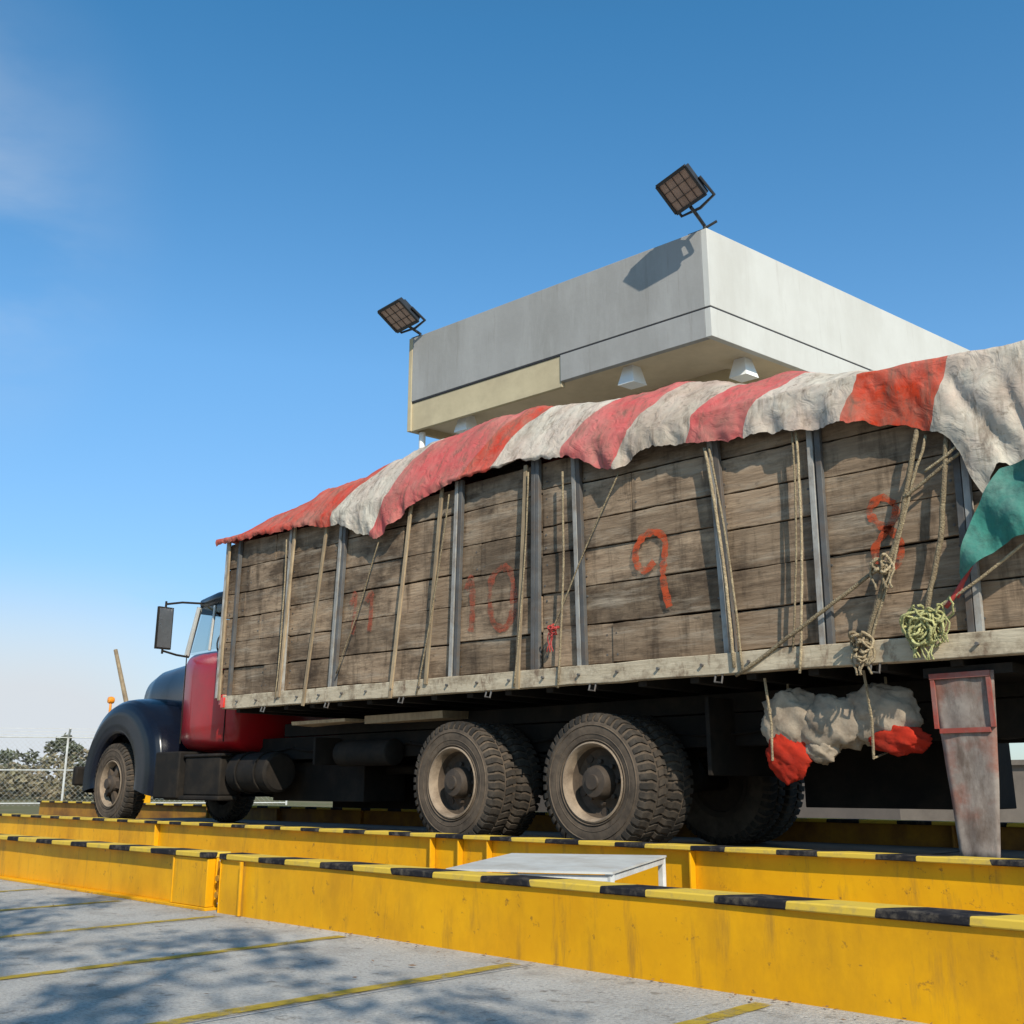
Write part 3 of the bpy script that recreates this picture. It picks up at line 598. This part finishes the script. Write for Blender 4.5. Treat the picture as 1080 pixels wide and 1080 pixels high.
def tf(u,v):
    x=-11.46+10.16*u; q=v*(NA+NBb+NA)
    ze=lerp(edge,x)+.05*nz(x*3.1,1)+.025*nz(x*11,4)+.012*nz(x*30,4); zt=ztop(x)+.035
    if q<=NA:
        t=q/NA; z=ze+(tz(x,6.52)-ze)*t; dep=(1-t)*(.3+min(1.3,(zt-ze)*1.8))
        fold=abs(nz(x*4.2+z*1.2,z*.8,7))*2-.35+.5*nz(x*9+z*3,z*2,3)
        y=6.505-.012*math.sin(t*math.pi)-.065*dep*fold-.010*abs(nz(x*12,z*12,1)); y=min(y,6.515)
        return (x+.03*nz(z*4,x*2),y,z)
    if q<=NA+NBb:
        t=(q-NA)/NBb; tt=.5-.5*math.cos(math.pi*t); y=6.52+2.66*(t*.35+tt*.65); return (x,y,tz(x,y))
    t=(q-NA-NBb)/NA; z=tz(x,9.18)+(ze-tz(x,9.18))*t; return (x,9.19+.03*nz(x*5,z*3)+.02*math.sin(t*3),z)
def sfn(u,v,p):
    hgt=max(0,p.z-3.3)+max(0,min(1.2,p.y-6.52))*.6
    if p.z<3.3: hgt=(p.z-3.3)*1.0
    return p.x-.42*hgt
g=MB(); g.grid(tf,600,NA+NBb+NA,0,sfn)
o=g.obj("cargo_tarp",[M['tarp']],T,sharp=180); 
g=MB()
def gf(u,v):
    x=-2.42+1.15*u; zt=lerp([(-2.42,2.05),(-2.3,2.38),(-2.12,2.66),(-1.3,2.75)],x); zb=lerp([(-2.42,2.0),(-2.1,2.2),(-1.3,2.3)],x)
    z=zt+(zb-zt)*v; return (x,6.43+.03*math.sin(x*17+z*9)+.05*nz(x*4,z*4)-.03*abs(nz(x*9,z*5)),z)
g.grid(gf,70,30); o=g.obj("green_tarp",[M['green']],T,sharp=180)
g=MB()
def rope(p0,p1,r=.012,m=0,sag=.03,y=None,n=14,wig=.006):
    p0=Vector(p0);p1=Vector(p1);ph=R.uniform(0,90);P=[]
    for i in range(n+1):
        t=i/n; p=p0.lerp(p1,t); p.x+=sag*math.sin(math.pi*t)+wig*nz(t*6,ph); p.y+=wig*nz(t*6,ph+5); P.append(p)
    g.tube(P,r,m,seg=7)
yr=YS-.065
rope((-5.74,yr,3.42),(-5.82,yr,1.56),.010); rope((-4.28,yr,3.30),(-4.12,yr,1.6),.013); rope((-4.24,yr,3.30),(-4.05,yr,1.55),.009)
rope((-3.50,yr,3.26),(-3.60,yr,1.52),.010); rope((-3.53,yr,3.26),(-3.64,yr,1.7),.008)
rope((-2.62,yr,3.05),(-3.16,yr-.02,1.56),.018,sag=.05,wig=.02); rope((-2.43,yr,3.0),(-2.76,yr-.02,1.56),.018,sag=.04,wig=.02); rope((-2.58,yr,3.0),(-3.1,yr-.02,1.6),.010,sag=.02,wig=.02)
rope((-5.12,yr,3.28),(-5.9,yr,2.0),.007,sag=-.02); rope((-3.0,yr-.02,2.15),(-4.1,yr,1.54),.014,sag=.02,wig=.02); rope((-7.2,yr,3.5),(-7.62,yr,1.6),.008)
rope((-9.95,yr,3.5),(-10.0,yr,1.7),.008); rope((-6.15,yr,3.5),(-6.33,yr,1.6),.008); rope((-8.26,yr,3.22),(-8.9,yr,1.9),.007)
rope((-2.25,yr-.05,2.5),(-2.47,yr-.03,1.9),.008,1); rope((-2.30,yr-.05,2.3),(-2.55,yr-.03,1.85),.014,1,sag=.05)
rope((-2.0,yr-.05,2.2),(-2.8,yr-.02,1.75),.010,0); rope((-2.25,yr,2.9),(-2.75,yr-.02,2.6),.012,0,sag=0); rope((-2.6,yr-.02,2.75),(-2.35,yr-.02,2.9),.010,0)
def coil(c,rad,m,n=5,r=.013):
    for k in range(n):
        ph=R.uniform(0,6.28); rx=rad*R.uniform(.5,1.1); rz=rad*R.uniform(.6,1.3); tl=R.uniform(-.5,.5); cc=Vector(c)+Vector((R.uniform(-.04,.04),R.uniform(-.02,.02),R.uniform(-.05,.05))); sd_=R.uniform(0,50)
        P=[]
        for i in range(22):
            a=ph+1.9*math.pi*i/20; P.append(cc+Vector((rx*math.cos(a)+.02*nz(i*.4,sd_),.025*math.sin(a*2+ph)-.01,rz*math.sin(a)+tl*rx*math.cos(a)+.02*nz(i*.4,sd_+9))))
        g.tube(P,r*R.uniform(.7,1.1),m,seg=6,caps=False)
    for k in range(4):
        x=c[0]+R.uniform(-.07,.07); P=[(x+.02*math.sin(i*1.3+k),c[1]-.02+.01*math.sin(i),c[2]-.03-i*.04) for i in range(5)]; g.tube(P,r*.7,m,seg=5)
coil((-3.13,yr-.04,1.66),.055,0,6,.011); coil((-2.74,yr-.04,1.74),.075,2,14,.009); coil((-2.93,yr-.04,2.2),.05,0,4,.012); coil((-2.66,yr-.04,1.72),.07,2,8,.008); coil((-2.58,yr-.04,1.82),.05,2,4,.008)
coil((-5.84,yr-.02,2.05),.03,1,3,.007)
g.obj("ropes",[M['rope'],M['redrib'],M['ropey']],T,sharp=180)

def strokes(name,lst,w=.035,m='paintr'):
    g=MB()
    for pts in lst:
        P=[Vector((p[0],0,p[1])) for p in pts]; D=[]
        for i in range(len(P)-1):
            p0=P[max(i-1,0)];p1=P[i];p2=P[i+1];p3=P[min(i+2,len(P)-1)]
            for k in range(6):
                t=k/6; D.append(.5*((2*p1)+(-p0+p2)*t+(2*p0-5*p1+4*p2-p3)*t*t+(-p0+3*p1-3*p2+p3)*t**3))
        D.append(P[-1]); vs=[];sd=R.uniform(0,99)
        for i,p in enumerate(D):
            t=(D[min(i+1,len(D)-1)]-D[max(i-1,0)]).normalized(); nn=Vector((-t.z,0,t.x)); ww=w*(.5+.35*nz(i*.5,sd))
            vs+= [Vector((p.x,YS+.0115,p.z))+nn*ww,Vector((p.x,YS+.0115,p.z))-nn*ww]
        g.add(vs,[(2*i,2*i+1,2*i+3,2*i+2) for i in range(len(D)-1)])
    return g.obj(name,[M[m]],T)
strokes("painted_number_9",[[(-4.85,2.50),(-4.94,2.44),(-5.02,2.50),(-5.03,2.62),(-4.95,2.72),(-4.83,2.74),(-4.74,2.66),(-4.75,2.52),(-4.77,2.40),(-4.76,2.28),(-4.72,2.12)]],.06)
strokes("painted_number_8",[[(-2.86,2.60),(-2.95,2.66),(-3.04,2.58),(-2.98,2.48),(-2.88,2.40),(-2.84,2.28),(-2.90,2.18),(-3.00,2.20),(-3.02,2.32),(-2.94,2.42),(-2.86,2.52),(-2.86,2.60)]],.055)
strokes("painted_number_10",[[(-7.03,2.55),(-6.95,2.65),(-6.94,2.3),(-6.96,2.15)],[(-6.55,2.70),(-6.68,2.62),(-6.71,2.40),(-6.66,2.2),(-6.52,2.14),(-6.42,2.26),(-6.41,2.5),(-6.46,2.66),(-6.55,2.70)]],.07,'paintf')
strokes("painted_number_11",[[(-8.80,2.62),(-8.72,2.72),(-8.73,2.4),(-8.75,2.3)],[(-8.53,2.62),(-8.45,2.70),(-8.45,2.45),(-8.47,2.30)]],.065,'paintf')

# ---------------------------------------------------------------- building
B=empty("weigh_station_building")
C0=Vector((-8.86,13.93,0)); dl=Vector((-.997,-.075,0)); dr=Vector((.141,.99,0))
Wl=7.25; Wr=9.0
def P(a,b_,z):
    q=C0+dl*a+dr*b_; return Vector((q.x,q.y,z))
def prism(g,a0,a1,b0,b1,z0,z1,m=0):
    vs=[P(a,b_,z) for a in (a0,a1) for b_ in (b0,b1) for z in (z0,z1)]
    g.add(vs,[(0,1,3,2),(4,6,7,5),(0,4,5,1),(2,3,7,6),(0,2,6,4),(1,5,7,3)],m)
ZT=10.09;ZG=8.62;ZB=8.08
g=MB()
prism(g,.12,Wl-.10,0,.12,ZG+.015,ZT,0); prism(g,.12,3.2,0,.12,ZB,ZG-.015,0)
prism(g,.12,Wl-.1,.01,.11,ZG-.02,ZG+.02,3)
prism(g,3.2,Wl-.10,.03,.12,ZB-.1,ZG-.015,2)
prism(g,Wl-.10,Wl,-.01,Wr,ZB-.1,ZT+.002,2)
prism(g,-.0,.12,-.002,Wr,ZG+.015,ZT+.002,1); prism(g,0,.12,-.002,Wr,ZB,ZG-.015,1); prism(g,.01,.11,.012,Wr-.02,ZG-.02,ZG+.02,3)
prism(g,.12,Wl-.1,Wr-.12,Wr,ZB,ZT,1)
g.obj("fascia",[M['fasL'],M['fasR'],M['beige'],M['groove']],B,bevel=.008)
g=MB(); prism(g,.12,Wl-.1,.12,Wr-.12,ZB+.05,ZB+.2); 
g.obj("soffit",[M['soff']],B)
g=MB(); prism(g,.12,Wl-.1,.12,Wr-.12,ZT-.5,ZT-.35); g.obj("roof_slab",[M['fasR']],B)
g=MB(); prism(g,.9,Wl-.9,1.6,Wr-1.2,1.6,ZB+.05)
g.obj("tower_walls",[M['beige']],B)
g=MB(); prism(g,.85,Wl-.85,1.55,Wr-1.15,0,1.6)
g.obj("shade_plinth",[M['shade_plinth']],B)
g=MB()
for k in range(3):
    for (a,b_) in ((.9+k*1.8,1.57),):
        prism(g,a+.35,a+1.45,1.57,1.598,2.0,3.3) ; prism(g,a+.35,a+1.45,1.57,1.598,5.2,6.3)
for k in range(3): prism(g,.87,.898,2.3+k*1.9,3.5+k*1.9,2.0,3.3); prism(g,.87,.898,2.3+k*1.9,3.5+k*1.9,5.2,6.3)
g.obj("windows",[mat("dark_window",(.03,.04,.05),rough=.1,coat=.5)],B)
g=MB()
def wedge(a,b_,s_=.17,hh=.30):
    top=[P(a-s_*.6,b_-s_*.6,ZB+.048),P(a+s_*.6,b_-s_*.6,ZB+.048),P(a+s_*.6,b_+s_*.6,ZB+.048),P(a-s_*.6,b_+s_*.6,ZB+.048)]
    bt=[P(a-s_,b_-s_,ZB-hh),P(a+s_,b_-s_,ZB-hh),P(a+s_,b_+s_,ZB-hh),P(a-s_,b_+s_,ZB-hh)]
    g.add(top+bt,[(3,2,1,0),(4,5,6,7),(0,1,5,4),(1,2,6,5),(2,3,7,6),(3,0,4,7)])
for a,b_ in ((1.95,.40),(6.0,.40),(.45,1.4),(.45,5.0)): wedge(a,b_)
g.obj("soffit_fittings",[M['white']],B)  # white wedge fittings under the soffit, no lamps in them
g=MB(); q=P(Wl-.15,.25,0); g.tube([(q.x,q.y,0),(q.x,q.y,ZB-.1)],.07,seg=12); g.obj("downpipe",[M['white']],B)

def flood(loc,yaw,pitch,sc=1.,roll=0):
    par=empty("floodlight",loc)
    g=MB(); w,hh,d=.46*sc,.36*sc,.30*sc
    fr=[(-w,0,-hh),(w,0,-hh),(w,0,hh),(-w,0,hh)]; bk=[(-w*.55,d,-hh*.55),(w*.55,d,-hh*.55),(w*.55,d,hh*.6),(-w*.55,d,hh*.6)]
    md=[(x,.11*sc,z) for x,_,z in fr]
    g.add(fr+md+bk,[(0,1,5,4),(1,2,6,5),(2,3,7,6),(3,0,4,7),(4,5,9,8),(5,6,10,9),(6,7,11,10),(7,4,8,11),(8,9,10,11)],0)
    for a,b_ in (((-w,-hh),(w,-hh)),((w,-hh),(w,hh)),((w,hh),(-w,hh)),((-w,hh),(-w,-hh))): g.bar((a[0],-.012,a[1]),(b_[0],-.012,b_[1]),.07*sc,.04,0)
    for k in range(7): x=-w*.4+k*w*.8/6; g.box(x-.01,x+.01,d,d+.09*sc,-hh*.5,hh*.5,0)
    g.add([(x*.94,-.006,z*.94) for x,_,z in fr],[(0,1,2,3)],1)
    for k in range(1,4): g.bar((-w+2*w*k/4,-.014,-hh),(-w+2*w*k/4,-.014,hh),.008,.01,0)
    for k in range(1,3): g.bar((-w,-.014,-hh+2*hh*k/3),(w,-.014,-hh+2*hh*k/3),.008,.01,0)
    g.tube([(-w-.03,.08,0),(-w-.04,.1,-hh-.1),(0,.12,-hh-.16),(w+.04,.1,-hh-.1),(w+.03,.08,0)],.028,0,seg=6)
    o=g.obj("lamp_head",[M['lampb'],M['lampg']],par); o.rotation_euler=(pitch,roll,yaw); 
    return par
def bracket(par,pts,extra=()):
    g=MB(); g.tube(pts,.032,seg=8)
    for e in extra: g.tube(e,.024,seg=8)
    g.obj("bracket",[M['lampb']],par)
def rel(par,p): return Vector(p)-par.location
l1=flood(P(-.08,-.70,10.53),math.radians(-14),math.radians(48),.80)
bracket(l1,[rel(l1,P(.08,.06,10.0)),rel(l1,P(.08,.06,10.18)),rel(l1,P(.02,-.2,10.27)),rel(l1,P(-.03,-.42,10.33))],
 [[rel(l1,P(.08,.06,10.13)),rel(l1,P(-.12,.12,10.22))],[rel(l1,P(.08,.06,10.11)),rel(l1,P(.4,.06,10.11))]])
l2=flood(P(7.0,-.50,10.42),math.radians(-4),math.radians(58),.82)
bracket(l2,[rel(l2,P(7.0,.06,10.0)),rel(l2,P(7.0,.06,10.16)),rel(l2,P(7.0,-.25,10.26))],[[rel(l2,P(7.0,.06,10.12)),rel(l2,P(7.25,.06,10.12))]])

S=empty("block_wall")
g=MB(); g.box(-6.2,6,13.6,13.8,0,1.02); g.obj("wall",[M['wallg']],S)
g=MB(); g.box(-6.2,6,13.55,13.85,1.02,1.08); g.obj("coping",[M['wallg']],S)

# ---------------------------------------------------------------- fence
FN=empty("chain_link_fence")
g=MB()
def dirp(px,dist):
    a=(px-540)/F_PX*math.cos(TH); v=Vector((-math.cos(AL)+a*math.sin(AL),math.sin(AL)+a*math.cos(AL),0)); return v*dist
f0=Vector((-52,6.5,0)); f1=Vector((-38.5,26.0,0))
n=8; pp=[f0.lerp(f1,i/n) for i in range(n+1)]
for p in pp:
    g.tube([p,p+Vector((0,0,2.7)),p+Vector((.35,-.1,3.05))],.045,seg=6)
for z in (.1,1.4,2.7): g.tube([pp[0]+Vector((0,0,z)),pp[-1]+Vector((0,0,z))],.025,seg=5)
for k,z in enumerate((2.8,2.92,3.04)): g.tube([pp[0]+Vector((.1+.12*k,0,z)),pp[-1]+Vector((.1+.12*k,0,z))],.012,seg=4)
d=(f1-f0); Ln=d.length; dn=d/Ln
k=0.
while k<Ln:
    a=f0+dn*k
    if k+2.6<Ln:
        g.tube([a,a+dn*2.6+Vector((0,0,2.6))],.0035,seg=3,caps=False); g.tube([a+Vector((0,0,2.6)),a+dn*2.6],.0035,seg=3,caps=False)
    k+=.2
g.obj("posts_and_mesh",[M['galv']],FN)

# ---------------------------------------------------------------- vegetation
def leafcloud(g,c,rad,n,size,mi=0,seed=0,flat=.8):
    rr=random.Random(seed)
    cl=[(Vector((rr.gauss(0,.45)*rad[0],rr.gauss(0,.45)*rad[1],rr.gauss(0,.42)*rad[2])),rr.uniform(.18,.4)) for _ in range(max(6,n//90))]
    for i in range(n):
        q,s_=rr.choice(cl); d=Vector((rr.gauss(0,1),rr.gauss(0,1),rr.gauss(0,1)))
        d=d.normalized()*rr.uniform(.4,1.)*s_
        p=Vector(c)+q+Vector((d.x*rad[0],d.y*rad[1],d.z*rad[2]))
        if p.z<.1: p.z=.1+rr.random()*.5
        a=Vector((rr.gauss(0,1),rr.gauss(0,1),rr.gauss(0,.6))).normalized()*size*rr.uniform(.6,1.3); b_=a.orthogonal().normalized(); b_.rotate(Matrix.Rotation(rr.uniform(0,6.28),3,a)); b_*=size*.45
        g.add([p-a,p+b_,p+a,p-b_],[(0,1,2,3)],mi,rnd=rr.random())
def tree(name,base,h,cr,n,seed,leaf=.07):
    par=empty(name,base); rr=random.Random(seed); g=MB()
    g.tube([(0,0,0),(.05,.03,h*.25),(-.05,.1,h*.5),(.05,0,h*.75)],[.24,.19,.14,.05],seg=12)
    tips=[]
    for k in range(11):
        a=k*2.4; z=h*rr.uniform(.5,.7); L_=cr*rr.uniform(.5,1.); e=Vector((math.cos(a)*L_,math.sin(a)*L_,z+h*rr.uniform(.08,.25)))
        g.tube([(0,0,z),(e.x*.5,e.y*.5,z+(e.z-z)*.6),e],[.08,.05,.015],seg=7); tips.append(e)
    g.obj("trunk_and_limbs",[M['bark']],par)
    g=MB()
    for i,e in enumerate(tips+[Vector((0,0,h*.88)),Vector((.6,.3,h*.78))]): leafcloud(g,e,(cr*.62,cr*.55,h*.13),n//13,leaf,seed=seed*50+i)
    g.obj("crown",[M['leaf']],par,recalc=False)
tree("shade_tree",(2.7,-2.8,0),7.4,2.0,6000,5,.06)
tree("shade_tree",(-.5,-3.1,0),7.0,2.0,6000,9,.06)
bs=MB()
rr=random.Random(3)
for i in range(26):
    t=i/25; dist=62+rr.uniform(-6,10); px=-160+t*330; p=dirp(px,dist)
    leafcloud(bs,(p.x,p.y,1.0),(3.2,3.2,rr.uniform(.8,1.5)),420,.22,seed=100+i)
bs.obj("scrub_bushes",[M['scrub']],recalc=False)
bs=MB()
for i in range(12):
    px=-260+i*24+rr.uniform(-10,10); dist=80+rr.uniform(-8,8)
    p=dirp(px,dist); hh=rr.uniform(1.6,2.4); leafcloud(bs,(p.x,p.y,hh),(3.4,3.4,hh*.75),800,.26,seed=300+i)
p=dirp(62,84); leafcloud(bs,(p.x,p.y,2.4),(1.9,1.9,2.0),1200,.24,seed=400)
bs.obj("distant_trees",[M['leafd']],recalc=False)

bg=empty("barrier_gate")
p=dirp(150,31); q=dirp(108,31.5)
g=MB(); g.tube([(p.x,p.y,.9),(q.x,q.y,4.75)],[.09,.06],seg=8); g.obj("boom",[M['slat']],bg)
g=MB(); g.box(p.x-.2,p.x+.2,p.y-.2,p.y+.2,0,1.1); g.obj("post",[M['yel']],bg,bevel=.02)

# ---------------------------------------------------------------- world, sun, camera
sd=Vector((.73,-.40,.60)).normalized()
el=math.asin(sd.z); az=math.atan2(sd.x,sd.y)
w=bpy.data.worlds.new("World"); scene.world=w; w.use_nodes=True; nt=w.node_tree; N=nt.nodes; L=nt.links
bgn=N["Background"]; sky=N.new("ShaderNodeTexSky"); sky.sky_type='NISHITA'; sky.sun_disc=False; sky.sun_elevation=el; sky.sun_rotation=az; sky.air_density=1.0; sky.dust_density=.6; sky.ozone_density=1.6; sky.altitude=0
tc=N.new("ShaderNodeTexCoord")
mp=N.new("ShaderNodeMapping"); mp.inputs['Scale'].default_value=(1,1,2.2); L.new(tc.outputs['Generated'],mp.inputs[0])
n1=N.new("ShaderNodeTexNoise"); n1.inputs['Scale'].default_value=3.2; n1.inputs['Detail'].default_value=9; n1.inputs['Roughness'].default_value=.55; n1.inputs['Distortion'].default_value=.4; L.new(mp.outputs[0],n1.inputs['Vector'])
def mr(v,a,b_,c=0.,d=1.,sm=True):
    q=N.new("ShaderNodeMapRange"); q.interpolation_type='SMOOTHSTEP' if sm else 'LINEAR'; q.inputs['From Min'].default_value=a;q.inputs['From Max'].default_value=b_;q.inputs['To Min'].default_value=c;q.inputs['To Max'].default_value=d; L.new(v,q.inputs['Value']); return q.outputs[0]
def mul(a,b_):
    q=N.new("ShaderNodeMath"); q.operation='MULTIPLY'; L.new(a,q.inputs[0]); L.new(b_,q.inputs[1]); return q.outputs[0]
def add(a,b_):
    q=N.new("ShaderNodeMath"); q.operation='ADD'; q.use_clamp=True; L.new(a,q.inputs[0]); L.new(b_,q.inputs[1]); return q.outputs[0]
def dist(v):
    q=N.new("ShaderNodeVectorMath"); q.operation='DISTANCE'; L.new(tc.outputs['Generated'],q.inputs[0]); q.inputs[1].default_value=v; return q.outputs['Value']
sp=N.new("ShaderNodeSeparateXYZ"); L.new(tc.outputs['Generated'],sp.inputs[0])
tr=N.new("ShaderNodeValToRGB"); e=tr.color_ramp.elements
e[0].position=0; e[0].color=(.42,.52,.60,1); e[1].position=1.0; e[1].color=(.20,.42,.50,1)
for pz,cc in ((.15,(.43,.54,.62,1)),(.38,(.46,.73,.84,1)),(.64,(.27,.68,.83,1))):
    q=e.new(pz); q.color=cc
L.new(sp.outputs['Z'],tr.inputs[0])
tm=N.new("ShaderNodeVectorMath"); tm.operation='MULTIPLY'; L.new(sky.outputs[0],tm.inputs[0]); L.new(tr.outputs[0],tm.inputs[1])
ts=N.new("ShaderNodeVectorMath"); ts.operation='SCALE'; L.new(tm.outputs[0],ts.inputs[0]); ts.inputs['Scale'].default_value=2.3
wisp=mul(mr(dist((-.87,.16,.45)),.26,.02,0,.42),mr(n1.outputs['Fac'],.30,.62))
low=mul(mr(sp.outputs['Z'],.21,.06,0,.9),mr(n1.outputs['Fac'],.34,.52))
low=mul(low,mr(sp.outputs['X'],-.82,-.93,.10,1))
haze=mr(sp.outputs['Z'],.22,-.02,0,.25)
cl=add(add(wisp,low),haze)
mx=N.new("ShaderNodeMix"); mx.data_type='RGBA'; L.new(cl,mx.inputs[0]); L.new(ts.outputs[0],mx.inputs[6]); mx.inputs[7].default_value=(7.0,7.5,8.0,1)
L.new(mx.outputs[2],bgn.inputs[0]); bgn.inputs[1].default_value=.10
sl=bpy.data.lights.new("sun",'SUN'); sl.energy=5.0; sl.angle=math.radians(.5); sl.color=(1,.93,.80)
so=bpy.data.objects.new("sun",sl); scene.collection.objects.link(so); so.rotation_euler=sd.to_track_quat('Z','Y').to_euler(); so.location=(8,-6,12)
cam=bpy.data.cameras.new("camera"); co=bpy.data.objects.new("camera",cam); scene.collection.objects.link(co)
cam.sensor_width=36; cam.lens=36*F_PX/1080; cam.clip_end=5000; cam.clip_start=.05
fw_=Vector((-math.cos(AL)*math.cos(TH),math.sin(AL)*math.cos(TH),math.sin(TH)))
co.location=(0,0,CAMH); co.rotation_euler=fw_.to_track_quat('-Z','Y').to_euler()
scene.camera=co
scene.view_settings.view_transform='Standard'; scene.view_settings.look='None'; scene.view_settings.exposure=0
